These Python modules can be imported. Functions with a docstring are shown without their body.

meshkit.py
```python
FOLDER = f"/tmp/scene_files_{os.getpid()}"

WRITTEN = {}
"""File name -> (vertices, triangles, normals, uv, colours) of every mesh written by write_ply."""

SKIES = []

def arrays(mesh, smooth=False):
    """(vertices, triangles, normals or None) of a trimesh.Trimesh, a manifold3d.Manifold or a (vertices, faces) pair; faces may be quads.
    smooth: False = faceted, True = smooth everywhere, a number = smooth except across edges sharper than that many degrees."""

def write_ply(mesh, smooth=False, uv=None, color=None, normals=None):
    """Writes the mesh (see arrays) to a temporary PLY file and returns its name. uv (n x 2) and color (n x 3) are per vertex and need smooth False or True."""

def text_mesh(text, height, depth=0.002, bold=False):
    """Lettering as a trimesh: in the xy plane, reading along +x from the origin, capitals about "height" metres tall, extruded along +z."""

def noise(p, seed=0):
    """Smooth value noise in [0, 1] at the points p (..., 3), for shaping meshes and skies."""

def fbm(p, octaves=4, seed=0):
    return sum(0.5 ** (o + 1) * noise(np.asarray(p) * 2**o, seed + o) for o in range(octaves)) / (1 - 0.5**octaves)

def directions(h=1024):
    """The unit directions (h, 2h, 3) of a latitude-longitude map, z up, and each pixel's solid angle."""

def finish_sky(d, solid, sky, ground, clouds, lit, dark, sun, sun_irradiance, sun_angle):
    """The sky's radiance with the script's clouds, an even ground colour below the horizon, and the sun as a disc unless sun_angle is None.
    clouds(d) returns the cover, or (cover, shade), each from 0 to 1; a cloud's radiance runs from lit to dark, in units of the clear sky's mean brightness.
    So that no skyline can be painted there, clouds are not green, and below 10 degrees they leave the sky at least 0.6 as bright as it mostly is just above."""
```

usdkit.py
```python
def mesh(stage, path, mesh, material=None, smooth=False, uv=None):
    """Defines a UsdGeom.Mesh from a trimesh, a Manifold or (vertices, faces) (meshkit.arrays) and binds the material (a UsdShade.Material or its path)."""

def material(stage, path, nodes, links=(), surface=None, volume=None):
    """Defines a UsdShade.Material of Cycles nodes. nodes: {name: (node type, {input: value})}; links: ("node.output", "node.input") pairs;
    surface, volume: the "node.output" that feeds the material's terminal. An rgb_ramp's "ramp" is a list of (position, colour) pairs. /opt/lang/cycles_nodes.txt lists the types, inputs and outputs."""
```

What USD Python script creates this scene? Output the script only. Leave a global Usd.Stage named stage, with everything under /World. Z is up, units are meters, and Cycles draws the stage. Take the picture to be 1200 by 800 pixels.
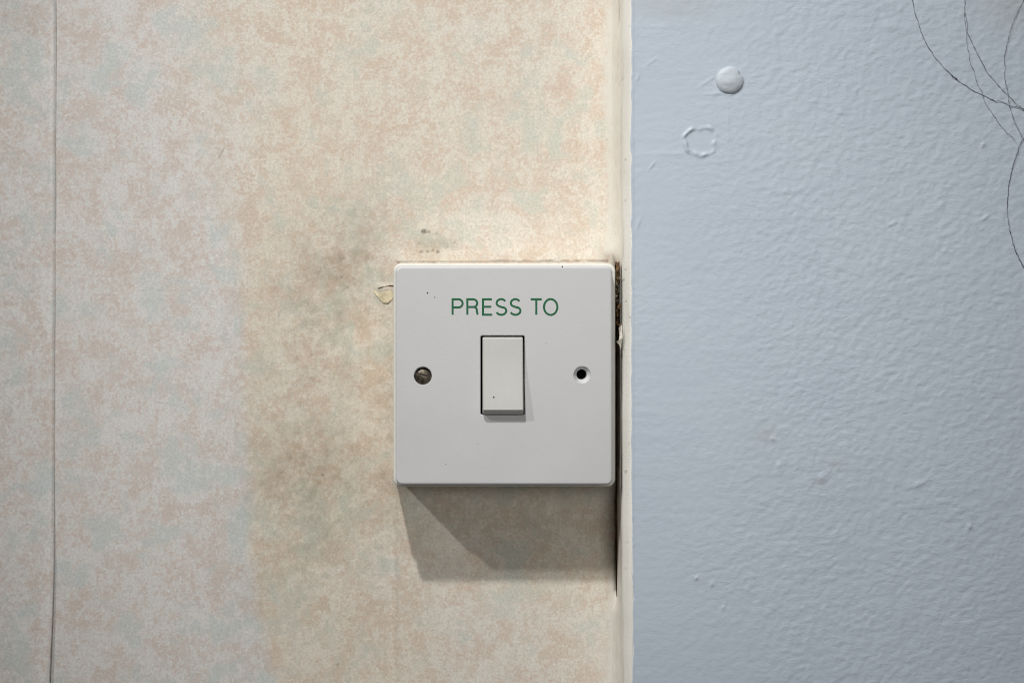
import math, random
import numpy as np, trimesh, manifold3d as m3
import shapely.geometry as sg
from shapely import affinity
from shapely.ops import unary_union
import usdkit, meshkit
from pxr import Usd, UsdGeom, UsdLux, UsdShade, Gf, Sdf, Vt

random.seed(7)
rng = np.random.default_rng(7)
stage = Usd.Stage.CreateInMemory()
UsdGeom.SetStageUpAxis(stage, 'Z')
UsdGeom.SetStageMetersPerUnit(stage, 1.0)
UsdGeom.Xform.Define(stage, '/World')
MM = 0.001

# ------------------------------------------------------------------ camera, lamps, exposure
PXM = 0.337 * MM             # metres per photograph pixel in the plane of the switch front
VX, VY = 500.0, 320.0        # pixel the lens looks straight at
RATIO = 0.950                # size of the wall plane against the front plane
DEPTH = 0.031                # switch front and blue board stand this far out from the papered wall
DIST = DEPTH * RATIO / (1 - RATIO)
CAM = stage.DefinePrim('/World/camera', 'Camera')
cam = UsdGeom.Camera(CAM)
cam.AddTranslateOp().Set(Gf.Vec3d(0, -(DIST + DEPTH), 0))
cam.AddRotateXOp().Set(90)
APER = 36.0
FOC = APER * DIST / (1200 * PXM)
cam.CreateHorizontalApertureAttr(APER)
cam.CreateVerticalApertureAttr(APER * 682 / 1024)
cam.CreateFocalLengthAttr(FOC)
cam.CreateHorizontalApertureOffsetAttr((600 - VX) * APER / 1200)
cam.CreateVerticalApertureOffsetAttr((VY - 400) * APER / 1200)
cam.CreateClippingRangeAttr(Gf.Vec2f(0.02, 50))
cam.CreateExposureAttr(-0.51)


def F(px, py, y=-DEPTH):
    """photograph pixel -> point on the plane at depth y"""
    s = (DIST + DEPTH + y) / DIST * PXM
    return np.array([(px - VX) * s, y, -(py - VY) * s])


def W(px, py, y=0.0):
    return F(px, py, y)


def lamp(name, pos, radius, intensity, color, aim=None, cone=None):
    l = UsdLux.SphereLight.Define(stage, '/World/' + name)
    if aim is None:
        l.AddTranslateOp().Set(Gf.Vec3d(*pos))
    else:                                   # the beam (-z) points at aim
        zz = np.asarray(pos, float) - np.asarray(aim, float); zz /= np.linalg.norm(zz)
        xx = np.cross([0.31, 0.2, 0.93], zz); xx /= np.linalg.norm(xx)
        yy = np.cross(zz, xx)
        l.AddTransformOp().Set(Gf.Matrix4d(*xx, 0, *yy, 0, *zz, 0, *map(float, pos), 1))
        sh = UsdLux.ShapingAPI.Apply(l.GetPrim())
        sh.CreateShapingConeAngleAttr(cone)
        sh.CreateShapingConeSoftnessAttr(1.0)
    l.CreateRadiusAttr(radius)
    l.CreateNormalizeAttr(True)
    l.CreateIntensityAttr(intensity)
    l.CreateColorAttr(Gf.Vec3f(*color))


CORNER = F(465, 569)         # lower left corner of the switch, the shadow's origin
lamp('ceiling_lamp', CORNER + 27.5 * np.array([-0.0093, -0.031, 0.0453]), 0.030, 29.0, (1.0, 0.985, 0.955), F(640, 230), 14.0)
lamp('ceiling_lamp_001', CORNER + 28.0 * np.array([-0.0388, -0.031, 0.0408]), 0.030, 18.0, (1.0, 0.985, 0.96))
room = UsdLux.DomeLight.Define(stage, '/World/room_light')
mroom = usdkit.material(stage, '/World/Looks/room_air', {'b': ('background_shader', {'color': (1.0, 0.98, 0.95), 'strength': 0.06})}, surface='b.background')
UsdShade.MaterialBindingAPI.Apply(room.GetPrim()).Bind(mroom)
lamp('room_lamp', (0.16, -0.95, 0.17), 0.20, 5.1, (1.0, 0.985, 0.955), F(620, 330), 16.5)


# ------------------------------------------------------------------ helpers
taken = {}


def numbered(path):
    n = taken.get(path, -1) + 1
    taken[path] = n
    return path if n == 0 else f'{path}_{n:03d}'


def tag(prim, label=None, cat=None, group=None, kind=None):
    for k, v in (('label', label), ('category', cat), ('group', group), ('kind', kind)):
        if v:
            prim.SetCustomDataByKey(k, v)
    return prim


def thing(name, label, cat=None, group=None, kind=None, loc=None):
    x = UsdGeom.Xform.Define(stage, numbered('/World/' + name))
    if loc is not None:
        x.AddTranslateOp().Set(Gf.Vec3d(*map(float, loc)))
    return tag(x.GetPrim(), label, cat, group, kind)


def obj(name, mesh, mat, parent=None, smooth=False, label=None, attrs=None, **kw):
    base = str(parent.GetPath()) if parent else '/World'
    m = usdkit.mesh(stage, numbered(base + '/' + name), mesh, mat, smooth=smooth)
    for k, v in (attrs or {}).items():
        pv = UsdGeom.PrimvarsAPI(m).CreatePrimvar(k, Sdf.ValueTypeNames.FloatArray, 'vertex')
        pv.Set(Vt.FloatArray.FromNumpy(np.asarray(v, np.float32)))
    if label or kw:
        tag(m.GetPrim(), label, **kw)
    return m.GetPrim()


def sm(a, b, x):
    t = np.clip((np.asarray(x, float) - a) / (b - a), 0, 1)
    return t * t * (3 - 2 * t)


def fb(x, z, wl, octaves=3, seed=0):
    """fractal noise about 0 (-.5 .. .5) with wavelength wl (metres)"""
    p = np.stack([np.asarray(x) / wl, np.asarray(z) / wl, np.full(np.shape(x), 0.37 + seed * 1.7)], -1)
    return meshkit.fbm(p, octaves, seed) - 0.5


def axis(lo, hi, a, b, step, coarse=0.03):
    """grid coordinates: fine between a and b, coarse outside, lo and hi exact"""
    mid = np.arange(a, b, step)
    left = np.linspace(lo, a, max(2, int((a - lo) / coarse)) + 1)[:-1] if lo < a - 1e-9 else np.array([])
    right = np.linspace(b, hi, max(2, int((hi - b) / coarse)) + 1) if hi > b + 1e-9 else np.array([b])
    return np.concatenate([left, mid, right])


def sheet_faces(nr, nc):
    i = np.arange(nr * nc).reshape(nr, nc)
    a, b, c, d = i[:-1, :-1].ravel(), i[:-1, 1:].ravel(), i[1:, 1:].ravel(), i[1:, :-1].ravel()
    return np.concatenate([np.stack([a, b, c], 1), np.stack([a, c, d], 1)])


def grid(X, Y, Z):
    """arrays nr x nc, x growing along columns and z along rows -> faces look to -y"""
    v = np.stack([X.ravel(), Y.ravel(), Z.ravel()], 1)
    return v, sheet_faces(*X.shape)


def box(x0, x1, y0, y1, z0, z1):
    b = trimesh.creation.box([x1 - x0, y1 - y0, z1 - z0])
    b.apply_translation([(x0 + x1) / 2, (y0 + y1) / 2, (z0 + z1) / 2])
    return b


def mat(name, nodes, links=(), surface='p.BSDF'):
    return usdkit.material(stage, '/World/Looks/' + name, nodes, links, surface=surface)


# ------------------------------------------------------------------ materials
def plastic(name, color, rough, seed, grain=0.02, bumpd=0.00003):
    return mat(name, {
        'g': ('geometry', {}),
        'mp': ('mapping', {'location': (seed, seed * 2.0, 0.0)}),
        'n': ('noise_texture', {'scale': 1500.0, 'detail': 2.0}),
        'n2': ('noise_texture', {'scale': 45.0, 'detail': 4.0}),
        'r': ('rgb_ramp', {'ramp': [(0.3, tuple(c * (1 - grain) for c in color)), (0.7, color)]}),
        'rr': ('map_range', {'from_min': 0.3, 'from_max': 0.7, 'to_min': rough - 0.06, 'to_max': rough + 0.06}),
        'b': ('bump', {'strength': 0.5, 'distance': bumpd}),
        'p': ('principled_bsdf', {'ior': 1.5}),
    }, [('g.position', 'mp.vector'), ('mp.vector', 'n.vector'), ('mp.vector', 'n2.vector'), ('n2.fac', 'r.fac'), ('r.color', 'p.base_color'),
        ('n2.fac', 'rr.value'), ('rr.result', 'p.roughness'), ('n.fac', 'b.height'), ('b.normal', 'p.normal')])


def plain(name, color, rough=0.6, metallic=0.0, vary=0.35, scale=900.0, spec=0.5):
    return mat(name, {
        'g': ('geometry', {}),
        'n': ('noise_texture', {'scale': scale, 'detail': 4.0, 'roughness': 0.6}),
        'r': ('rgb_ramp', {'ramp': [(0.3, tuple(c * (1 - vary) for c in color)), (0.7, tuple(min(1, c * (1 + vary * 0.6)) for c in color))]}),
        'p': ('principled_bsdf', {'roughness': rough, 'metallic': metallic, 'specular_ior_level': spec}),
    }, [('g.position', 'n.vector'), ('n.fac', 'r.fac'), ('r.color', 'p.base_color')])


plate_mat = plastic('white_plastic', (0.615, 0.618, 0.628), 0.42, 1.0, 0.05, 0.00006)
box_mat = plastic('box_plastic', (0.74, 0.73, 0.69), 0.45, 2.0, 0.06)
rocker_mat = plastic('cream_plastic', (0.52, 0.515, 0.49), 0.36, 3.0)
ink_mat = plain('green_ink', (0.002, 0.120, 0.042), 0.55, vary=0.15, scale=2500)
dark_mat = plain('dark_void', (0.006, 0.006, 0.006), 0.9, spec=0.1)
hair_mat = plain('hair', (0.075, 0.08, 0.09), 0.5, scale=400, vary=0.5)
rust_mat = plain('rusty_grime', (0.16, 0.095, 0.05), 0.85, vary=0.75, scale=700, spec=0.2)
soot_mat = plain('grey_grime', (0.10, 0.085, 0.062), 0.9, vary=0.6, scale=900, spec=0.2)
flake_mat = plain('paint_flake', (0.66, 0.62, 0.53), 0.6, vary=0.25, scale=900)
mortar_mat = plain('old_plaster', (0.34, 0.24, 0.14), 0.95, vary=0.5, scale=150, spec=0.1)
ochre_mat = plain('bare_plaster', (0.74, 0.65, 0.45), 0.9, vary=0.3, scale=500, spec=0.2)
speck_mat = plain('speck', (0.03, 0.028, 0.026), 0.7)
screw_mat = plain('tarnished_screw', (0.15, 0.13, 0.10), 0.40, metallic=0.8, vary=0.75, scale=800)


def wallpaper_material(name, shift):
    n, L = {}, []

    def add(k, kind, **i):
        n[k] = (kind, i)

    add('g', 'geometry')
    add('mp', 'mapping', location=shift)
    L.append(('g.position', 'mp.vector'))
    for k, s, d, r in (('low', 74.0, 3.0, 0.6), ('mid', 200.0, 2.0, 0.6), ('fine', 500.0, 3.0, 0.75), ('dust', 1050.0, 2.0, 0.6)):
        add(k, 'noise_texture', scale=s, detail=d, roughness=r, distortion=0.35)
        L.append(('mp.vector', k + '.vector'))
    add('mp2', 'mapping', location=(3.1 + shift[0], 1.7, 5.3))
    L.append(('g.position', 'mp2.vector'))
    add('low2', 'noise_texture', scale=62.0, detail=3.0, roughness=0.55, distortion=0.5)
    L.append(('mp2.vector', 'low2.vector'))
    # printed sponge pattern: low patch + mid + fine stipple
    def combo(k, base, a_mid, a_fine):
        add(k + '1', 'math', math_type='multiply_add', value2=a_mid, value3=0.0)
        L.append(('mid.fac', k + '1.value1')); L.append((base + '.fac', k + '1.value3'))
        add(k, 'math', math_type='multiply_add', value2=a_fine, value3=0.0)
        L.append(('fine.fac', k + '.value1')); L.append((k + '1.value', k + '.value3'))
    combo('pk', 'low', 0.70, 1.25)
    add('pf', 'map_range', range_type='smoothstep', clamp=True, from_min=1.31, from_max=1.68, to_min=0.0, to_max=0.90)
    L.append(('pk.value', 'pf.value'))
    combo('bk', 'low2', 0.45, 0.45)
    add('bf', 'map_range', range_type='smoothstep', clamp=True, from_min=0.945, from_max=1.13, to_min=0.0, to_max=0.95)
    L.append(('bk.value', 'bf.value'))
    add('c1', 'mix_color', blend_type='mix', a=(0.715, 0.705, 0.692), b=(0.600, 0.645, 0.642))
    L.append(('bf.result', 'c1.fac'))
    add('c2', 'mix_color', blend_type='mix', b=(0.636, 0.556, 0.505))
    add('nb', 'math', math_type='multiply_add', value2=-0.75, value3=1.0)
    add('pm', 'math', math_type='multiply')
    L += [('bf.result', 'nb.value1'), ('nb.value', 'pm.value1'), ('pf.result', 'pm.value2')]
    L += [('c1.result', 'c2.a'), ('pm.value', 'c2.fac')]
    # paper fibre
    add('df', 'map_range', clamp=True, from_min=0.3, from_max=0.7, to_min=0.88, to_max=1.10)
    L.append(('dust.fac', 'df.value'))
    add('c3', 'mix_color', blend_type='multiply', fac=1.0, use_clamp_result=False)
    L += [('c2.result', 'c3.a'), ('df.result', 'c3.b')]
    # yellowing
    add('ay', 'attribute', attribute='yellow')
    add('c4', 'mix_color', blend_type='multiply', use_clamp_result=False, use_clamp=False, b=(1.07, 0.995, 0.855))
    L += [('ay.fac', 'c4.fac'), ('c3.result', 'c4.a')]
    # grime of hands
    add('ag', 'attribute', attribute='grime')
    add('c5', 'mix_color', blend_type='multiply', b=(0.46, 0.44, 0.38))
    L += [('ag.fac', 'c5.fac'), ('c4.result', 'c5.a')]
    # paint that went over the paper at the edge
    add('ac', 'attribute', attribute='overpaint')
    add('c6', 'mix_color', blend_type='mix', b=(0.74, 0.72, 0.665))
    L += [('ac.fac', 'c6.fac'), ('c5.result', 'c6.a')]
    add('as', 'attribute', attribute='spots')
    add('c7', 'mix_color', blend_type='mix', b=(0.10, 0.065, 0.035))
    L += [('as.fac', 'c7.fac'), ('c6.result', 'c7.a')]
    add('bm', 'bump', strength=0.45, distance=0.00022)
    L.append(('fine.fac', 'bm.height'))
    add('p', 'principled_bsdf', roughness=0.72, specular_ior_level=0.3)
    L += [('c7.result', 'p.base_color'), ('bm.normal', 'p.normal')]
    return mat(name, n, L)


paper_mat = wallpaper_material('wallpaper_print', (0.0, 0.0, 0.0))
paper_left_mat = wallpaper_material('wallpaper_print_left', (7.3, 0.0, 0.41))


def gloss_paint(name, color, tint, seed, rough=0.42, bump1=0.0, scale1=300.0):
    return mat(name, {
        'g': ('geometry', {}),
        'mp': ('mapping', {'location': (seed, seed, 0.0), 'scale': (0.72, 1.0, 1.2), 'rotation': (0.0, -0.18, 0.0)}),
        'n': ('noise_texture', {'scale': 22.0, 'detail': 4.0, 'roughness': 0.55}),
        'r': ('rgb_ramp', {'ramp': [(0.32, tint), (0.68, color)]}),
        'a': ('attribute', {'attribute': 'grime'}),
        'c': ('mix_color', {'blend_type': 'mix', 'b': (0.33, 0.29, 0.24)}),
        'f': ('noise_texture', {'scale': scale1, 'detail': 3.0, 'roughness': 0.5}),
        'b': ('bump', {'strength': 0.6, 'distance': bump1}),
        'sm': ('attribute', {'attribute': 'smooth'}),
        'inv': ('math', {'math_type': 'subtract', 'value1': 1.0}),
        'mul': ('math', {'math_type': 'multiply'}),
        'p': ('principled_bsdf', {'roughness': rough}),
    }, [('g.position', 'mp.vector'), ('mp.vector', 'n.vector'), ('mp.vector', 'f.vector'), ('n.fac', 'r.fac'), ('r.color', 'c.a'), ('a.fac', 'c.fac'),
        ('c.result', 'p.base_color'), ('sm.fac', 'inv.value2'), ('inv.value', 'mul.value1'), ('f.fac', 'mul.value2'), ('mul.value', 'b.height'), ('b.normal', 'p.normal')])


blue_mat = gloss_paint('pale_blue_paint', (0.532, 0.605, 0.690), (0.505, 0.577, 0.667), 0.6, 0.46, 0.00042, 500.0)
cap_mat = gloss_paint('painted_cap', (0.545, 0.605, 0.665), (0.525, 0.58, 0.64), 0.9, 0.48, 0.0001, 700.0)
filler_mat = gloss_paint('filler_paint', (0.88, 0.86, 0.80), (0.83, 0.80, 0.73), 2.9, 0.5, 0.0002, 900.0)
cream_mat = gloss_paint('cream_paint', (0.83, 0.815, 0.765), (0.76, 0.74, 0.68), 1.9, 0.45, 0.0002, 900.0)

# ------------------------------------------------------------------ the papered wall
XE = W(724.2, 400)[0]                     # inner corner with the blue board
XB = W(722.8, 400)[0]                     # where the corner filler starts
ZT, ZB = 0.42, -0.42                      # wall runs on above and below
ZLO, ZHI = W(0, 815)[2], W(0, -15)[2]
SEAM = W(65, 0)[0]


def gap_width(py):
    """open crack beside the filler, metres, by photograph row"""
    g = (0.35 + 0.50 * np.exp(-((py - 615) / 34.0) ** 2) + 0.5 * sm(566, 555, py)) * sm(702, 655, py) * sm(280, 330, py)
    g = g * (1 + 0.35 * np.sin(py * 0.13 + 1.0 * np.sin(py * 0.047)))
    g = g + 0.55 * np.exp(-((py - 12) / 16.0) ** 2)
    return (g + 0.16 * np.clip(np.sin(py * 0.21) + np.sin(py * 0.083 + 1) - 0.4, 0, 1) * sm(720, 640, py) * sm(250, 320, py)) * MM


def px_of(x, z):
    s = PXM / RATIO
    return x / s + VX, VY - z / s


def stains(X, Z):
    px, py = px_of(X, Z)
    nl, nm, nf = fb(X, Z, 0.05, 4, 1), fb(X, Z, 0.014, 3, 2), fb(X, Z, 0.003, 2, 3)
    edge = 294 + 6 * np.sin(py / 90.0) + 28 * sm(690, 800, py) + 20 * nm
    w = 9 + 110 * sm(380, 60, py)
    yellow = sm(-1, 1, (px - edge + 0.4 * w) / w) * (0.72 + 0.5 * nl) + 0.10
    yellow = yellow * (1 - 0.35 * sm(470, 560, px) * sm(670, 720, py))
    yellow += 0.25 * np.exp(-((px - 445) / 60.0) ** 2) * sm(280, 400, py) * sm(640, 540, py)
    def blob(cx, cy, sx, sy, a, rot=0.0):
        c, s = math.cos(rot), math.sin(rot)
        u, v = (px - cx) * c + (py - cy) * s, -(px - cx) * s + (py - cy) * c
        return a * np.exp(-(u / sx) ** 2 - (v / sy) ** 2)
    g = blob(405, 305, 58, 44, 0.26) + blob(375, 365, 60, 55, 0.20) + blob(345, 480, 55, 90, 0.12) + blob(380, 560, 90, 70, 0.10) + blob(392, 540, 110, 270, 0.24)
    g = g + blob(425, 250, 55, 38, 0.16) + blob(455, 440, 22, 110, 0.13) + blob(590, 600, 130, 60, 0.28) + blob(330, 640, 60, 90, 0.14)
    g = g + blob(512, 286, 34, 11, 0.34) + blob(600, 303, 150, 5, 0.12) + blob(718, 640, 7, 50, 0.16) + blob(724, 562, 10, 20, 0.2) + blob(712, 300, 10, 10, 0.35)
    grime = np.clip(g * (1.0 + 1.5 * nm + 1.8 * nf), 0, 1)
    grime = np.clip(grime + 0.20 * np.exp(-((px - 26) / 34.0) ** 2 - ((py - 22) / 30.0) ** 2) * (1 + nm), 0, 1)
    over = sm(704, 716, px + 14 * nf + 10 * nm) * sm(305, 290, py) + sm(710, 720, px + 10 * nf + 6 * nm) * sm(655, 690, py)
    over = over + 0.8 * sm(690, 722, px + 20 * nm) * sm(690, 780, py)
    spots = np.zeros_like(px)
    r2 = np.random.default_rng(11)
    def spot(cx, cy, r, a):
        np.maximum(spots, 0.85 * a * sm(1.25, 0.6, np.hypot((px - cx) * 0.85, py - cy) / (0.8 * r) + 3.2 * nf), out=spots)
    for cx, cy, r, a in ((495, 271.5, 2.6, .8), (503, 272, 1.6, .5), (491, 285, 1.8, .5), (512, 274, 1.5, .5), (493, 295, 2.2, .55), (501, 294.5, 2.2, .55), (507, 293.5, 1.7, .5),
                         (513, 295, 2.6, .8), (533, 284, 1.8, .5), (536, 286, 1.4, .4), (467, 308, 2.2, .8), (401, 324, 2.0, .5), (407, 336, 2.4, .35), (330, 553, 1.7, .6),
                         (378, 556, 1.5, .6), (396, 778, 1.8, .5), (472, 246, 1.4, .3), (523, 290, 1.2, .4), (713, 300, 1.6, .5), (730, 76, 1.4, .4), (150, 470, 1.3, .25), (230, 590, 1.2, .25)):
        spot(cx, cy, r, a)
    for _ in range(40):                                          # fly specks and flecks
        spot(r2.uniform(300, 720), r2.uniform(0, 800), r2.uniform(0.7, 1.3), r2.uniform(.12, .35))
    # scratch and torn line
    def line(x0, y0, x1, y1, w, a):
        t = np.clip(((px - x0) * (x1 - x0) + (py - y0) * (y1 - y0)) / ((x1 - x0) ** 2 + (y1 - y0) ** 2), 0, 1)
        d = np.hypot(px - x0 - t * (x1 - x0), py - y0 - t * (y1 - y0))
        np.maximum(spots, a * sm(w, w * 0.4, d + 3 * nf), out=spots)
    line(256, 185, 262, 175, 1.4, .32)
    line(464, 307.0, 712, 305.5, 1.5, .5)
    line(722, 690, 722.3, 640, 3.0, .55)
    return dict(yellow=np.clip(yellow, 0, 1), grime=grime, overpaint=np.clip(over * (0.85 + 0.5 * nm), 0, 1), spots=np.clip(spots, 0, 1))


wall = thing('papered_wall', 'wall with mottled cream and peach wallpaper behind the white switch', 'wall', kind='structure')
# main strip of paper
xs = axis(SEAM - 0.02, XB, SEAM - 0.004, XB, 0.55 * MM)
zs = axis(ZB, ZT, ZLO, ZHI, 0.55 * MM)
X, Z = np.meshgrid(xs, zs)
_, PYR = px_of(X, Z)
X = X - gap_width(PYR) * sm(XB - 0.006, XB, X)
Y = -0.00030 * fb(X, Z, 0.035, 3, 5) - 0.00010 * fb(X, Z, 0.006, 3, 6)
px, py = px_of(X, Z)
Y += 0.0009 * sm(XB - 0.0022, XB, X) * sm(705, 690, py)                                   # edge rolls back into the crack
Y -= 0.00035 * np.exp(-((px - 462) / 4.0) ** 2) * sm(300, 320, py)                            # lifted edge along the switch
Y -= 0.0007 * sm(330, 336, py) * sm(352, 337, py) * sm(436, 442, px) * sm(470, 450, px)         # lip of the tear
v, f = grid(X, Y, Z)
at = stains(X.ravel(), Z.ravel())
# thickness: the right edge goes back into the crack
nr, nc = X.shape
e = np.arange(nr) * nc + nc - 1
back = v[e] + np.array([0, 0.0020, 0])
n0 = len(v)
v = np.vstack([v, back])
i = np.arange(nr - 1)
f = np.vstack([f, np.stack([e[i], n0 + i, n0 + i + 1], 1), np.stack([e[i], n0 + i + 1, e[i + 1]], 1)])
at = {k: np.concatenate([a, np.full(nr, 0.9 if k in ('grime', 'spots') else 0.0)]) for k, a in at.items()}
obj('wallpaper_strip', (v, f), paper_mat, wall, smooth=True, attrs=at)
# left strip laps over it
xs = axis(-0.62, SEAM, W(-15, 0)[0], SEAM, 0.5 * MM)
X, Z = np.meshgrid(xs, zs)
_, PYR = px_of(X, Z)
bow = (0.25 * np.sin(PYR / 130.0) + 0.12 * np.sin(PYR / 37.0) - 2.3 * sm(640, 830, PYR) + 0.4 * sm(300, 0, PYR)) * MM
near = sm(SEAM - 0.02, SEAM, X)
X0 = X.copy()
X = X + bow * near
lift = (0.00012 + 0.0009 * sm(560, 830, PYR) + 0.00012 * np.clip(fb(X, Z, 0.03, 2, 9) * 2 + 0.4, 0, 1))
Y = -0.00030 * fb(X, Z, 0.035, 3, 15) - 0.00010 * fb(X, Z, 0.006, 3, 16) - 0.00030 - lift * sm(SEAM - 0.007, SEAM, X0)
Y -= 0.00022 * np.exp(-((SEAM - X0 - 0.0013) / 0.0007) ** 2)
Y += 0.00042 * sm(SEAM - 0.0011, SEAM, X0) * sm(690, 560, PYR)
v, f = grid(X, Y, Z)
at = stains(X.ravel(), Z.ravel())
nr, nc = X.shape
e = np.arange(nr) * nc + nc - 1
n0 = len(v)
v = np.vstack([v, v[e] + np.array([0.00005, 0.0006, 0])])
i = np.arange(nr - 1)
f = np.vstack([f, np.stack([e[i], n0 + i, n0 + i + 1], 1), np.stack([e[i], n0 + i + 1, e[i + 1]], 1)])
at = {k: np.concatenate([a, np.full(nr, 0.9 if k == 'overpaint' else 0.0)]) for k, a in at.items()}
obj('wallpaper_strip', (v, f), paper_left_mat, wall, smooth=True, attrs=at)
obj('plaster', box(-0.62, XE + 0.03, 0.0024, 0.06, ZB, ZT), mortar_mat, wall)

# torn bit of paper left of the switch
pts = [(438, 342), (443, 338), (449, 336.2), (456, 334.6), (462.5, 335), (462, 347), (459, 351), (454, 355), (449, 354.5), (444.5, 350)]
tear = sg.Polygon([tuple(W(a, b)[[0, 2]]) for a, b in pts])
m = trimesh.creation.extrude_polygon(tear, 0.0003, engine='earcut')
m.apply_transform(np.array([[1, 0, 0, 0], [0, 0, -1, -0.00028], [0, 1, 0, 0], [0, 0, 0, 1.0]]))
obj('torn_patch', m, ochre_mat, wall, label='small torn patch showing ochre plaster left of the switch')
fl = []
for k in range(len(pts) - 1):
    if 1 <= k < 4:
        a, b = W(*pts[k], -0.0007), W(*pts[k + 1], -0.0007)
        fl.append(trimesh.creation.cylinder(0.00014 + 0.00010 * (k % 2), segment=[a, b], sections=6))
obj('torn_edge', trimesh.util.concatenate(fl), rust_mat, wall, label='dark lifted paper edge above the torn patch')

# ------------------------------------------------------------------ the blue board
FX = F(739.5, 400)[0]
board = thing('blue_wall', 'pale blue painted projecting wall with roller texture and cream edge', 'wall', kind='structure')
R = 1.1 * MM
zs2 = axis(ZB, ZT, F(0, 812)[2], F(0, -12)[2], 0.7 * MM)
XA, YA = (228.6 * PXM * (DIST + DEPTH - 0.0265) / DIST), -0.0265       # arris where the face turns to the chamfer
prof = [(XE + 0.4 * MM, 0.012, 0)]
for t in np.linspace(0, 1, 14):
    prof.append((XE + (XA - XE) * t, YA * t, 0.3 * t))
for a, t in ((0.25, .5), (0.5, .7), (0.75, .85)):
    prof.append((XA + (FX - 0.6 * MM - XA) * a, YA + (-DEPTH + 0.35 * MM - YA) * (1 - (1 - a) ** 1.25), t))
for a in np.linspace(0, math.pi / 2, 7):
    prof.append((FX - 0.6 * MM + 0.9 * MM * math.sin(a), -DEPTH + 0.35 * MM - 0.40 * MM * math.sin(a), 1))
prof.append((FX + 1.6 * MM, -DEPTH + 0.01 * MM, 1)); prof.append((FX + 5 * MM, -DEPTH + 0.4 * MM, 1)); prof.append((FX + 7 * MM, 0.01, 1))
P = np.array(prof)
nc, nr = len(P), len(zs2)
X = np.repeat(P[None, :, 0], nr, 0); Y = np.repeat(P[None, :, 1], nr, 0); Z = np.repeat(zs2[:, None], nc, 1)
wob = fb(Y * 0.6, Z, 0.02, 3, 21) * 0.0006 + fb(Y * 2.2 + 5, Z * 0.25, 0.004, 2, 22) * 0.00035
front = np.repeat((P[:, 2] > 0.05)[None, :], nr, 0)
X = X + wob * front
v, f = grid(X, Y, Z)
g = np.zeros(X.shape)
pyf = VY - Z / PXM
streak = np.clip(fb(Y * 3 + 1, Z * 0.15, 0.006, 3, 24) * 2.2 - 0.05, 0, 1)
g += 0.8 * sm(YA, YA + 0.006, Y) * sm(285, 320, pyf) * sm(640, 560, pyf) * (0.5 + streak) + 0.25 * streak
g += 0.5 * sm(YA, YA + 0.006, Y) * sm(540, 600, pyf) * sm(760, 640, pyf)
specks = fb(Y, Z, 0.0016, 2, 25)
g += 0.6 * sm(0.31, 0.37, specks)
obj('cream_return', (v, f), cream_mat, board, smooth=True, attrs=dict(grime=np.clip(g.ravel(), 0, 0.9)), label='cream painted narrow side face next to the switch')

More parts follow.
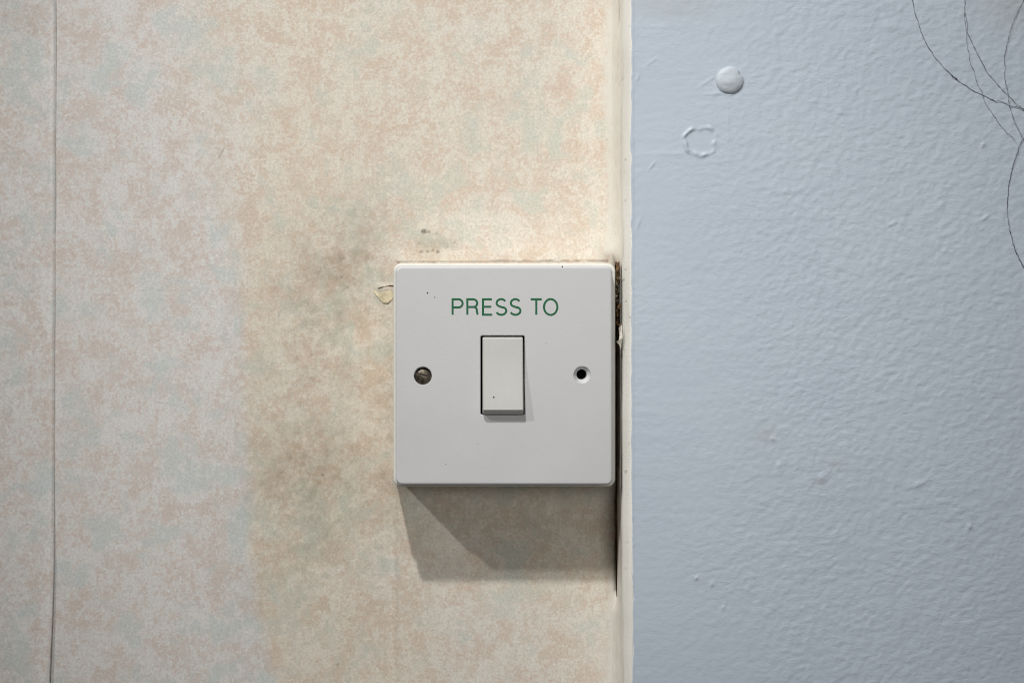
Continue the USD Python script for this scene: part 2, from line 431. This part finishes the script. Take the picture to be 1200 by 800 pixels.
# blue front with its roller relief, ragged at the cream edge
XL = FX + 0.15 * MM
XR = 0.64
xs = axis(XL, XR, XL, F(1215, 0)[0], 0.50 * MM)
X, Z = np.meshgrid(xs, zs2)
pxf, pyf = X / PXM + VX, VY - Z / PXM
fine = sm(0.02, -0.001, X - F(1215, 0)[0])
rag = fb(X * 0 + 0.3, Z, 0.006, 4, 31) * 0.0007 - 0.0006 * np.exp(-((pyf - 170) / 22) ** 2) + 0.0005 * sm(560, 640, pyf)
for cy, s, a in ((85, 4, .0006), (112, 6, -.0005), (185, 9, .0008), (262, 5, -.0007), (340, 5, .0005), (675, 4, -.0007), (700, 4, .0006), (762, 6, .0005)):
    rag = rag + 0.5 * a * np.exp(-((pyf - cy) / s) ** 2)
X = X + rag * sm(XL + 0.004, XL, X)
pxf = X / PXM + VX
# roller stipple: ridged, stretched a little along a slanted direction, fading to smoother brushwork at the left
roll = sm(770, 960, pxf + 120 * fb(X, Z, 0.05, 2, 33))
U, V2 = X * 0.97 + Z * 0.18, Z * 1.0 - X * 0.15
st = fb(U * 0.85, V2 * 1.1, 0.0017, 2, 34)
st2 = fb(U * 0.9, V2 * 1.1, 0.0034, 2, 35)
br = fb(X * 0.10, Z, 0.0022, 2, 36)
H = (0.00024 * st + 0.00014 * st2) * (0.30 + 0.75 * roll) + 0.00009 * br * (1 - 0.6 * roll) + 0.0005 * fb(X, Z, 0.06, 2, 37)
H *= fine
H += 0.00014 * sm(XL + 0.0011, XL + 0.0003, X)                      # thicker paint at the edge
def bump(cx, cy, sx, sy, a, rot=0.0):
    c, s = math.cos(rot), math.sin(rot)
    u, w = (pxf - cx) * c + (pyf - cy) * s, -(pxf - cx) * s + (pyf - cy) * c
    return a * np.exp(-(u / sx) ** 2 - (w / sy) ** 2)
for b in ((763, 73, 9, 1.3, .00014, -.6), (747, 92, 1.6, 5, .00015, .4), (764, 194, 5, 1.3, .00028, -.9), (1152, 170, 2.2, 2.2, .0005), (1154, 255, 5, 1.6, .0004, -.5), (1136, 617, 3, 3, .0005, -.6),
          (1076, 567, 5, 3, .00035, -.2), (816, 677, 2.3, 1.8, .00030), (834, 685, 2.3, 1.6, .00032, .3), (848, 711, 1.6, 1.6, .0003), (906, 514, 4, 2.4, .0004, .5), (962, 560, 5, 5, .00025), (1045, 32, 10, 6, .0002),
          (775, 32, 18, 1.4, .00020, .03), (780, 180, 24, 1.3, .00015, .02), (925, 390, 10, 1.5, .0002, -.5), (1003, 107, 2, 3, .0003), (748, 262, 2, 8, .00016, .3), (985, 132, 6, 1.8, .0003, .2),
          (838, 110, 12, 1.0, .00035, -.08), (830, 95, 14, 1.3, .0002, -.55), (1112, 440, 1.5, 60, -.00004), (853, 140, 1.0, 30, .00009), (912, 545, 3, 3, .0003), (1046, 262, 6, 1.4, .0003, -.4)):
    H += bump(*b)
# painted-over ring: a raised uneven rim round a shallow flat
ca, cb = 820.5, 165.5
ux, uz = (pxf - ca) / 18.0, (pyf - cb) / 15.5
ang = np.arctan2(uz, ux)
rad = (np.abs(ux) ** 3.0 + np.abs(uz) ** 3.0) ** (1 / 3.0) + 0.07 * np.sin(3 * ang + 1) + 0.04 * np.sin(7 * ang)
rim = np.exp(-((rad - 0.97) / 0.11) ** 2) * (0.62 + 0.45 * np.cos(ang - 2.6) + 0.28 * np.sin(5 * ang + 0.5) + 0.22 * np.sin(11 * ang) + 0.35 * np.exp(-((ang + 1.0) / 0.35) ** 2))
H += 0.00062 * np.clip(rim, 0.0, 2)
inside = sm(1.0, 0.8, rad)
H = H * (1 - 0.45 * inside) - 0.00005 * inside
Y = -DEPTH - 0.16 * MM - H
flat = np.clip(0.62 * (1 - roll) * (0.8 + 1.2 * fb(X, Z, 0.03, 3, 44)) + 0.45 * np.clip(fb(X, Z, 0.022, 3, 45) * 2.5, 0, 1) + 0.3 * inside, 0, 0.95)
g = 0.16 * np.exp(-((pxf - 963) / 9) ** 2 - ((pyf - 561) / 8) ** 2) + 0.14 * np.exp(-((pxf - 893) / 20) ** 2 - ((pyf - 509) / 9) ** 2) + 0.1 * np.exp(-((pxf - 980) / 14) ** 2 - ((pyf - 543) / 5) ** 2)
g = np.clip(g * (1 + 3 * fb(X, Z, 0.003, 3, 41)), 0, 0.6)
for cx, cy, r in ((1136, 617, 2.0), (816, 678, 1.6), (834, 686, 1.5), (1152, 171, 1.6), (741, 687, 2.5), (742, 762, 2.0), (743, 640, 1.4), (905, 515, 2), (1121, 775, 1.2)):
    g = np.maximum(g, 0.45 * sm(1.3, 0.5, np.hypot(pxf - cx, pyf - cy) / r))
g = g + 0.16 * np.clip(np.exp(-((pxf - 800) / 70) ** 2 - ((pyf - 8) / 16) ** 2) * (1 + 3 * fb(X, Z, 0.02, 3, 42)), 0, 1)
g = np.maximum(g, 0.22 * np.exp(-((pxf - 1192) / 40) ** 2 - ((pyf - 6) / 30) ** 2) * (1 + fb(X, Z, 0.01, 3, 43)))
v, f = grid(X, Y, Z)
nr, nc = X.shape
e = np.arange(nr) * nc
n0 = len(v)
v = np.vstack([v, v[e] + np.array([0.0001, 0.0004, 0])])
i = np.arange(nr - 1)
f = np.vstack([f, np.stack([n0 + i, e[i], e[i + 1]], 1), np.stack([n0 + i, e[i + 1], n0 + i + 1], 1)])
obj('blue_front', (v, f), blue_mat, board, smooth=True, attrs=dict(grime=np.concatenate([g.ravel(), np.zeros(nr)]), smooth=np.concatenate([flat.ravel(), np.zeros(nr)])))
obj('board_core', box(FX + 6 * MM, XR, -DEPTH + 3 * MM, 0.05, ZB, ZT), mortar_mat, board)

# filler bead in the inner corner
zsb = axis(ZB, ZT, W(0, 815)[2], W(0, -15)[2], 0.8 * MM)
tt = np.linspace(0, 1, 15)
A0 = np.array([W(717.0, 400)[0], 0.00025]); B0 = np.array([XA + 0.22 * (FX - 0.6 * MM - XA), YA + (-DEPTH + 0.35 * MM - YA) * (1 - 0.78 ** 1.25) - 0.00008]); MID = np.array([XE - 1.3 * MM, -0.004])
full = ((1 - tt) ** 2)[:, None] * A0 + (2 * tt * (1 - tt))[:, None] * MID + (tt ** 2)[:, None] * B0
hug = np.stack([XE + (XA - XE) * tt - 0.12 * MM, 0.003 + (YA + 0.001 - 0.003) * tt], 1)
Z = np.repeat(zsb[:, None], len(tt), 1)
_, pyb = px_of(0 * Z, Z)
T_ = tt
jag = fb(Z * 0, Z, 0.008, 3, 54)
fill = np.clip(sm(322, 296, pyb + 22 * jag) + 0.80 * sm(560, 584, pyb + 16 * jag) + 0.2 * sm(600, 705, pyb + 20 * jag), 0, 1)   # broken away beside the switch
low_end = sm(540, 560, pyb) * sm(716, 694, pyb)                  # keeps clear of the paper below the switch
X = hug[None, :, 0] * (1 - fill) + (full[None, :, 0] + low_end * (1 - T_)[None, :] ** 2 * (W(723.7, 400)[0] - A0[0])) * fill
Y = hug[None, :, 1] * (1 - fill) + full[None, :, 1] * fill
T = np.repeat(tt[None, :], len(zsb), 0)
k = fb(T * 0.02, Z, 0.004, 3, 51)
k2 = fb(T * 0.03 + 2, Z * 0.12, 0.0025, 3, 55)                         # brush lines running down
X = X + (0.0005 * k + 0.0007 * k2) * np.sin(np.pi * T) - 0.0004 * jag * (1 - T)
X = X + 0.0006 * np.exp(-((T - 0.55) / 0.10) ** 2) * sm(60, 20, pyb)     # thin open crack near the top
v, f = grid(X, Y, Z)
gb = np.clip(((0.75 - 0.3 * sm(560, 590, pyb)) * (1 - fill) + 0.45 * sm(550, 575, pyb) * sm(690, 620, pyb) + 0.25 * fill * (1 - fill) * 4) * (1 - 0.6 * T) + 0.15 * np.clip(k * 2.4, 0, 1) + 0.15 * np.clip(k2 * 2, 0, 1), 0, 0.9)
gb = np.maximum(gb, 0.9 * np.exp(-((T - 0.58) / 0.05) ** 2) * sm(42, 22, pyb))
obj('corner_filler', (v, f), filler_mat, board, smooth=True, attrs=dict(grime=gb.ravel()), label='cracked cream filler in the corner between wallpaper and blue wall')

# ------------------------------------------------------------------ the switch
PX0, PX1, PY0, PY1 = 464.0, 718.0, 311.8, 568.0
c0, c1 = F(PX0, PY1), F(PX1, PY0)
PC = (c0 + c1) / 2                                         # centre of the plate front
PW, PH = c1[0] - c0[0], c1[2] - c0[2]


def loc2(px, py):
    """pixel -> plate coordinates (u right, v up), metres, on the plate front"""
    p = F(px, py) - PC
    return p[0], p[2]


def rrect(w, h, r, n=10):
    return m3.CrossSection.square([w - 2 * r, h - 2 * r], True).offset(r, m3.JoinType.Round, 2.0, 4 * n)


def slab(cs, z0, z1, cx=0.0, cy=0.0):
    return m3.Manifold.extrude(cs, z1 - z0).translate([cx, cy, z0])


def hull_stack(layers):
    """layers: (cross-section, height) -> hull of thin slabs"""
    return m3.Manifold.batch_hull([slab(c, z - 1e-6, z + 1e-6) for c, z in layers])


TOW = np.array([[1, 0, 0], [0, 0, -1], [0, 1, 0]], float)        # local (u, v, out) -> world (x, y, z)


def world(man, off=None):
    """local u, v, out (metres from the plate front centre) -> trimesh about the thing's base"""
    if hasattr(man, 'to_mesh'):
        mm = man.to_mesh()
        t = trimesh.Trimesh(np.array(mm.vert_properties)[:, :3], np.array(mm.tri_verts), process=False)
    else:
        t = man.copy()
    t.vertices = t.vertices @ TOW.T + (0 if off is None else off)
    return t


BASE = np.array([PC[0], 0.0, PC[2]])
OFF = PC - BASE
sw = thing('light_switch', 'square white plastic wall switch with green PRESS TO lettering', 'light switch', loc=BASE)

PT = 6.5 * MM
lay = []
r0 = 2.5 * MM
for a in np.linspace(0, math.pi / 2, 7):
    ins = 1.0 * MM * (1 - math.cos(a))
    lay.append((rrect(PW - 2 * ins, PH - 2 * ins, max(r0 - ins, 0.4 * MM), 8), -1.0 * MM * (1 - math.sin(a))))
lay.append((rrect(PW + 0.4 * MM, PH + 0.4 * MM, r0, 8), -PT))
plate = hull_stack(lay)
# openings
ox0, oy0 = loc2(563.2, 486.0); ox1, oy1 = loc2(615.0, 393.2)
OCX, OCY, OW, OH = (ox0 + ox1) / 2, (oy0 + oy1) / 2, ox1 - ox0, oy1 - oy0
opening = slab(rrect(OW, OH, 0.9 * MM, 6), -0.02, 0.01, OCX, OCY)
bev = m3.Manifold.batch_hull([slab(rrect(OW + 0.0006, OH + 0.0006, 1.1 * MM, 6), 0.0, 0.0001, OCX, OCY), slab(rrect(OW, OH, 0.9 * MM, 6), -0.0003, -0.00029, OCX, OCY)])
SCL, SCR = loc2(495.6, 440.2), loc2(682.2, 439.0)
RS = 3.55 * MM


def cyl(r0, r1, z0, z1, c, n=40):
    return m3.Manifold.cylinder(z1 - z0, r0, r1, n).translate([c[0], c[1], z0])


holes = [cyl(RS, RS, -2.6 * MM, 0.001, SCL), cyl(RS + 0.2 * MM, RS + 0.2 * MM + 0.0001, -0.15 * MM, 0.001, SCL), cyl(1.9 * MM, 1.9 * MM, -0.02, 0.001, SCL),
         cyl(2.05 * MM, RS - 0.15 * MM, -1.9 * MM, -0.35 * MM, SCR), cyl(RS - 0.17 * MM, RS, -0.37 * MM, 0.0005, SCR), cyl(2.05 * MM, 2.05 * MM, -0.02, 0.001, SCR)]
for hobj in [opening, bev] + holes:
    plate = plate - hobj
obj('face_plate', world(plate, OFF), plate_mat, sw, smooth=32)

# deep box behind the plate, a little larger all round
bw = F(721.2, 0, -DEPTH + PT)[0] - F(461.0, 0, -DEPTH + PT)[0]
bcx = (F(721.2, 0, -DEPTH + PT)[0] + F(461.0, 0, -DEPTH + PT)[0]) / 2 - PC[0]
zt, zb = F(0, 308.8, -DEPTH + PT)[2], F(0, 570.0, -DEPTH + PT)[2]
bh, bcy = zt - zb, (zt + zb) / 2 - PC[2]
rb = 3.0 * MM
bl = []
for a in np.linspace(0, math.pi / 2, 5):
    ins = 0.7 * MM * (1 - math.cos(a))
    bl.append((rrect(bw - 2 * ins, bh - 2 * ins, rb - ins, 8), -PT - 0.05 * MM - 0.7 * MM * (1 - math.sin(a))))
bl.append((rrect(bw + 0.5 * MM, bh + 0.5 * MM, rb, 8), -DEPTH + 0.00002))
bx = hull_stack(bl).translate([bcx, bcy, 0]) - slab(rrect(bw - 5 * MM, bh - 5 * MM, 2 * MM, 6), -DEPTH + 2 * MM, 0.0, bcx, bcy)
obj('back_box', world(bx, OFF), box_mat, sw, smooth=32)
# dark switch works behind the openings
obj('mechanism', world(slab(rrect(74 * MM, 36 * MM, 1 * MM, 4), -13 * MM, -8.5 * MM, 0, OCY), OFF), dark_mat, sw)

# rocker: side profile (out, v) extruded across, softened
RW, RH = F(612.9, 0)[0] - F(565.5, 0)[0], F(0, 395.0)[2] - F(0, 484.6)[2]
rcx = (loc2(565.5, 0)[0] + loc2(612.9, 0)[0]) / 2
rcy = (loc2(0, 395.0)[1] + loc2(0, 484.6)[1]) / 2
h2 = RH / 2
prof = [(-h2, -7 * MM), (-h2, 2.0 * MM), (-h2 + 1.85 * MM, 3.75 * MM), (-h2 + 9 * MM, 2.85 * MM), (0.8 * MM, 1.9 * MM), (h2 - 7 * MM, 1.25 * MM), (h2 - 0.6 * MM, 0.85 * MM), (h2, 0.2 * MM), (h2, -7 * MM)]
pr = sg.Polygon(prof).buffer(-0.35 * MM, join_style=2).buffer(0.35 * MM, quad_segs=5)
cs = lambda g: m3.CrossSection([np.array(sg.polygon.orient(g).exterior.coords)[:-1]])
parts = []
rr = 0.55 * MM
hw = RW / 2
for a in np.linspace(0, math.pi / 2, 5):
    ins = rr * (1 - math.cos(a))
    g = pr.buffer(-ins, join_style=2) if ins > 1e-6 else pr
    x = hw - rr * (1 - math.sin(a))
    parts.append((g, x))


def ring(g, n=90):
    return np.array([g.exterior.interpolate(t, normalized=True).coords[0] for t in np.linspace(0, 1, n, endpoint=False)])


def solid(g, x0, x1):
    mm = m3.Manifold.extrude(cs(g), x1 - x0)
    t = mm.to_mesh()
    p = np.array(t.vert_properties)[:, :3]
    q = np.stack([p[:, 2] + x0, p[:, 0], p[:, 1]], 1)           # cyclic, keeps handedness
    return m3.Manifold(m3.Mesh(q.astype(np.float32), np.array(t.tri_verts).astype(np.uint32)))


# bottom half and top half are each convex enough: hull them apart and join
def half(lo, hi):
    hs = []
    for g, x in parts:
        gg = g.intersection(sg.box(lo, -1, hi, 1))
        hs += [solid(gg, -x, x)]
    return m3.Manifold.batch_hull(hs)


cuts = [-h2 - 1, -h2 + 9 * MM, 0.8 * MM, h2 - 7 * MM, h2 + 1]
rk = half(cuts[0], cuts[1] + 1e-5)
for i_ in range(1, 4):
    rk = rk + half(cuts[i_] - 1e-5, cuts[i_ + 1] + 1e-5)
pit = loc2(578.2, 464.3)
rk = rk.translate([rcx, rcy, 0]) - m3.Manifold.sphere(0.42 * MM, 16).translate([pit[0], pit[1], 3.40 * MM])
rocker = obj('rocker', world(rk, OFF), rocker_mat, sw, smooth=28)
dot = trimesh.creation.icosphere(1, 0.32 * MM); dot.apply_scale([1, 1, 0.5]); dot.apply_translation([pit[0], pit[1], 3.22 * MM])
obj('pit', world(dot, OFF), speck_mat, rocker, label='tiny dark pit near the foot of the rocker')

# slotted screw, domed, sunk in the left hole
sc = m3.Manifold.revolve(m3.CrossSection([np.array([(0, -3.5), (1.5, -3.5), (3.3, -1.6), (3.3, -0.85), (2.9, -0.55), (2.0, -0.22), (1.0, -0.04), (0, 0.0)]) * MM]), 44)
slot = m3.Manifold.cube([9 * MM, 0.62 * MM, 0.95 * MM], True).rotate([0, 0, -15]).translate([0.1 * MM, 0.35 * MM, -0.35 * MM])
sc = (sc - slot)
scm = trimesh.Trimesh(np.array(sc.to_mesh().vert_properties)[:, :3], np.array(sc.to_mesh().tri_verts))
scm.apply_transform(trimesh.transformations.rotation_matrix(math.radians(-7), [1, 0, 0]))
scm.apply_translation([SCL[0], SCL[1], -0.35 * MM])
screw = obj('screw', world(scm, OFF), screw_mat, sw, smooth=35, label='tarnished slotted screw in the left hole')
dirt = []
for k_ in range(9):
    t = (k_ - 4) / 4.0
    b = trimesh.creation.icosphere(1, (0.30 + 0.14 * rng.random()) * MM)
    b.apply_scale([1.3, 0.8, 0.6])
    b.apply_translation([SCL[0] + t * 2.6 * MM, SCL[1] + (0.35 - 0.27 * t * 2.6 + 0.1 * rng.normal()) * MM, -1.02 * MM])
    dirt.append(b)
for k_ in range(14):
    a_ = rng.uniform(math.pi * 0.95, math.pi * 2.1)
    b = trimesh.creation.icosphere(1, (0.22 + 0.25 * rng.random()) * MM)
    b.apply_scale([1.2, 1.0, 0.6])
    b.apply_translation([SCL[0] + 3.05 * MM * math.cos(a_), SCL[1] + 3.05 * MM * math.sin(a_), -1.35 * MM])
    dirt.append(b)
obj('dirt', world(trimesh.util.concatenate(dirt), OFF), soot_mat, screw)

# lettering, drawn as thin strokes (units: 1 = 1 photograph pixel)
def arc(cx, cy, rx, ry, a0, a1, n=16):
    t = np.radians(np.linspace(a0, a1, n))
    return [(cx + rx * math.cos(q), cy + ry * math.sin(q)) for q in t]


HT = 18.0


def glyphs():
    out = []
    P_ = [[(0, 0), (0, HT), (7, HT)] + arc(7, HT - 4.75, 4.7, 4.75, 90, -90) + [(0, HT - 9.5)]]
    Rr = [[(0, 0), (0, HT), (7, HT)] + arc(7, HT - 4.5, 4.6, 4.5, 90, -90) + [(0, HT - 9.0)], [(6.5, HT - 9.0)] + arc(7.2, HT - 12.6, 4.0, 3.6, 90, 0, 8) + [(11.3, 3.5), (12.1, 0)]]
    E = [[(10.4, HT), (0, HT), (0, 0), (10.8, 0)], [(0, HT / 2 + 0.3), (9.6, HT / 2 + 0.3)]]
    S = [arc(5.9, HT - 4.4, 5.3, 4.6, 28, 180, 14) + arc(5.2, HT - 4.4, 4.6, 3.9, 180, 240, 8) + [(6.6, HT / 2 - 0.2)] + arc(6.6, 4.6, 5.2, 4.3, 62, 0, 8) + arc(6.0, 4.6, 5.8, 4.7, 0, -158, 16)]
    T = [[(0, HT), (13, HT)], [(6.5, HT), (6.5, 0)]]
    O = [arc(8, HT / 2, 7.8, 9.2, 0, 360, 48)]
    for g_, x in ((P_, 530.4), (Rr, 547.6), (E, 566.0), (S, 581.4), (S, 598.0), (T, 621.9), (O, 637.3)):
        out.append(unary_union([sg.LineString([(x + a, b) for a, b in ln]).buffer(1.20, cap_style=2, join_style=2, mitre_limit=3, quad_segs=8) for ln in g_]))
    return unary_union(out)


txt = glyphs()
bx_, by_ = loc2(0, 368.6)
txt = affinity.affine_transform(txt, [PXM, 0, 0, PXM, loc2(0, 0)[0], by_])
lm = trimesh.util.concatenate([trimesh.creation.extrude_polygon(g_, 0.05 * MM, engine='earcut') for g_ in getattr(txt, 'geoms', [txt])])
lm.apply_translation([0, 0, 0.01 * MM])
obj('lettering', world(lm, OFF), ink_mat, sw, label='green printed words PRESS TO')

for cx, cy, r in ((501, 343.2, 0.30), (509.5, 348.4, 0.22), (522.5, 543.5, 0.16), (659, 312.5, 0.28), (640, 402, 0.12), (560, 520, 0.12)):
    b = trimesh.creation.icosphere(1, r * MM)
    b.apply_scale([1, 1.2, 0.35])
    u, w_ = loc2(cx, cy)
    b.apply_translation([u, w_, 0.02 * MM if cy > 320 else -0.15 * MM])
    obj('dirt_speck', world(b, OFF), speck_mat, sw)

# ------------------------------------------------------------------ small things on the walls
# painted-over pin head
pc = F(855, 94.5)
cap = trimesh.creation.icosphere(4, 1.0)
d = cap.vertices.copy()
rr_ = np.hypot(d[:, 0], d[:, 2])
n_ = meshkit.fbm(d * 1.6 + 4.2, 3, 3) - 0.5
cap.vertices = np.stack([d[:, 0] * 5.55 * (1 + 0.05 * n_), np.sign(d[:, 1]) * np.abs(d[:, 1]) ** 0.8 * 2.0 * (1 + 0.28 * n_), d[:, 2] * 5.45 * (1 + 0.05 * n_)], 1) * MM
nick = F(868.5, 86) - pc
q = np.hypot(cap.vertices[:, 0] - nick[0], cap.vertices[:, 2] - nick[2]) / (0.9 * MM)
cap.vertices[:, 1] += np.where(cap.vertices[:, 1] < 0, 1.0, 0) * 0.9 * MM * np.exp(-q ** 2)
pin = thing('pin_head', 'round domed pin head painted over in pale blue on the blue wall', 'pin', loc=pc + np.array([0, 0.0001, 0]))
obj('painted_dome', cap, cap_mat, pin, smooth=True, attrs=dict(grime=0.75 * np.exp(-(q * 1.1) ** 2)))
skirt = []
for t in np.linspace(0, 2 * math.pi, 60, endpoint=False):
    rr2 = 5.6 + 0.45 * math.sin(3 * t + 0.6) + 0.2 * math.sin(7 * t)
    skirt.append((rr2 * MM * math.cos(t), rr2 * MM * math.sin(t)))
sk = trimesh.creation.extrude_polygon(sg.Polygon(skirt), 0.35 * MM, engine='earcut')
sk.apply_transform(np.array([[1, 0, 0, 0], [0, 0, -1, -0.00008], [0, 1, 0, 0], [0, 0, 0, 1.0]]))
obj('paint_skirt', sk, blue_mat, pin, smooth=40, attrs=None)

# loose hairs stuck to the blue wall
from scipy.interpolate import CubicSpline


def strand(pts, w0, w1, label, group, beads=(), seed=0):
    pts = np.array(pts, float)
    t = np.concatenate([[0], np.cumsum(np.hypot(*np.diff(pts, axis=0).T))])
    c = CubicSpline(t, pts)
    n = int(t[-1] / 2.0)
    s = np.linspace(0, t[-1], n)
    p = c(s)
    r_ = np.random.default_rng(seed)
    kink = np.cumsum(r_.normal(0, 0.45, (n, 2)), 0)
    kink -= np.linspace(0, 1, n)[:, None] * kink[-1]
    kink = kink - np.stack([np.convolve(kink[:, j], np.ones(15) / 15, 'same') for j in range(2)], 1)
    p = p + 0.8 * kink
    th = np.interp(s, [0, t[-1]], [w0, w1]) * (0.6 + 0.9 * r_.random(n))
    for b, a in beads:
        th = th * (1 + a * np.exp(-((s / t[-1] - b) / 0.006) ** 2))
    v_, f_ = [], []
    S_ = 6
    P3 = np.array([F(a, b, -DEPTH - 0.00042 - 0.00012 * math.sin(k * 0.11 + seed)) for k, (a, b) in enumerate(p)])
    T_ = np.gradient(P3, axis=0); T_ /= np.linalg.norm(T_, axis=1, keepdims=True)
    Nn = np.array([0, -1.0, 0]); B_ = np.cross(T_, Nn); B_ /= np.linalg.norm(B_, axis=1, keepdims=True)
    for k in range(n):
        for j in range(S_):
            a = 2 * math.pi * j / S_
            v_.append(P3[k] + th[k] * 0.45 * MM / 2 * (math.cos(a) * B_[k] + math.sin(a) * Nn))
    for k in range(n - 1):
        for j in range(S_):
            a, b = k * S_ + j, k * S_ + (j + 1) % S_
            f_ += [[a, b, b + S_], [a, b + S_, a + S_]]
    obj('loose_hair', (np.array(v_), np.array(f_)), hair_mat, smooth=True, label=label, cat='hair', group=group)


HG = 'loose hairs on the blue wall'
strand([(1064, -30), (1069, 0), (1079, 36), (1092, 62), (1109, 82), (1129, 99), (1150, 111), (1176, 121), (1204, 129), (1240, 134)], 0.34, 0.42, 'longest dark hair sweeping from the top of the blue wall, leftmost', HG, ((0.50, 1.2), (0.52, 1.6)), 1)
strand([(1127, -30), (1130, 0), (1132, 36), (1136, 66), (1145, 96), (1154, 118), (1166, 138), (1180, 155), (1192, 168)], 0.30, 0.22, 'faint hair curving down and ending near the wavy lower hair', HG, (), 2)
strand([(1133, -30), (1131, 0), (1132, 22), (1136, 42), (1146, 65), (1160, 88), (1177, 108), (1194, 124), (1225, 146)], 0.26, 0.32, 'thin hair crossing diagonally over the longest hair', HG, (), 3)
strand([(1208, -20), (1199, 2), (1188, 25), (1181, 48), (1177.5, 70), (1178, 90), (1182, 117), (1188, 140), (1199, 162), (1222, 188)], 0.28, 0.30, 'hair bowing leftward at the upper right corner of the blue wall', HG, (), 4)
strand([(1225, 128), (1206, 152), (1196, 170), (1188, 190), (1183, 215), (1180.5, 240), (1182, 262), (1187, 284), (1194, 302), (1204, 319), (1225, 340)], 0.44, 0.40, 'thick wavy hair lowest on the blue wall, below the other hairs', HG, ((0.83, .8),), 5)

# grime in the open gap right of the switch
GX = lambda px, py, y: F(px, py, y)
def crumbs(name, label, cat, px0, px1, py0, py1, y0, y1, r0, r1, n, mats, seed):
    """a crust of small uneven crumbs, one mesh"""
    r_ = np.random.default_rng(seed)
    out = []
    for k in range(n):
        b = trimesh.creation.icosphere(2, 1.0)
        b.vertices = b.vertices * (0.7 + 0.7 * (meshkit.fbm(b.vertices * 1.6 + 9.0 * k, 3, seed + k)))[:, None]
        q = r_.uniform(r0, r1) * MM
        b.vertices = b.vertices * q * np.array([r_.uniform(.5, 1.0), r_.uniform(.6, 1.1), r_.uniform(.8, 2.2)])
        b.apply_transform(trimesh.transformations.rotation_matrix(r_.uniform(-.7, .7), [0, 1, 0]))
        yy = r_.uniform(y0, y1)
        b.apply_translation(F(r_.uniform(px0, px1), r_.uniform(py0, py1), yy))
        out.append(b)
    return obj(name, trimesh.util.concatenate(out), mats, smooth=True, label=label, cat=cat)


crumbs('grime_clump', 'brown crumbling grime at the top of the gap beside the switch', 'grime', 722.0, 726.0, 308, 330, -0.024, -0.012, 0.25, 0.75, 26, rust_mat, 3)
crumbs('grime_clump', 'rust brown grime midway down the gap beside the switch, above the torn paint flake', 'grime', 722.5, 727.5, 358, 386, -0.024, -0.012, 0.25, 0.8, 30, rust_mat, 5)
crumbs('dust_streak', 'grey streak of dusty dirt between the two brown clumps in the gap', 'dirt', 722.0, 725.0, 326, 362, -0.020, -0.010, 0.2, 0.5, 30, soot_mat, 8)
# torn flake of paint
flp = [(725.0, 384), (728.8, 380), (729.5, 396), (728.4, 404), (727.4, 410), (725.6, 404), (723.4, 401.5), (722.0, 400), (725, 398.6), (726.0, 393)]
fpoly = sg.Polygon([tuple(F(a, b, -0.029)[[0, 2]]) for a, b in flp])
fm = trimesh.creation.extrude_polygon(fpoly, 0.25 * MM, engine='earcut')
fm.apply_transform(np.array([[1, 0, 0, 0], [0, 0, -1, -0.0288], [0, 1, 0, 0], [0, 0, 0, 1.0]]))
fm.vertices[:, 1] += 0.5 * MM * np.sin(fm.vertices[:, 2] * 1500)
obj('paint_flake', fm, flake_mat, label='torn pale paint flake curling into the dark gap beside the switch', cat='paint flake')
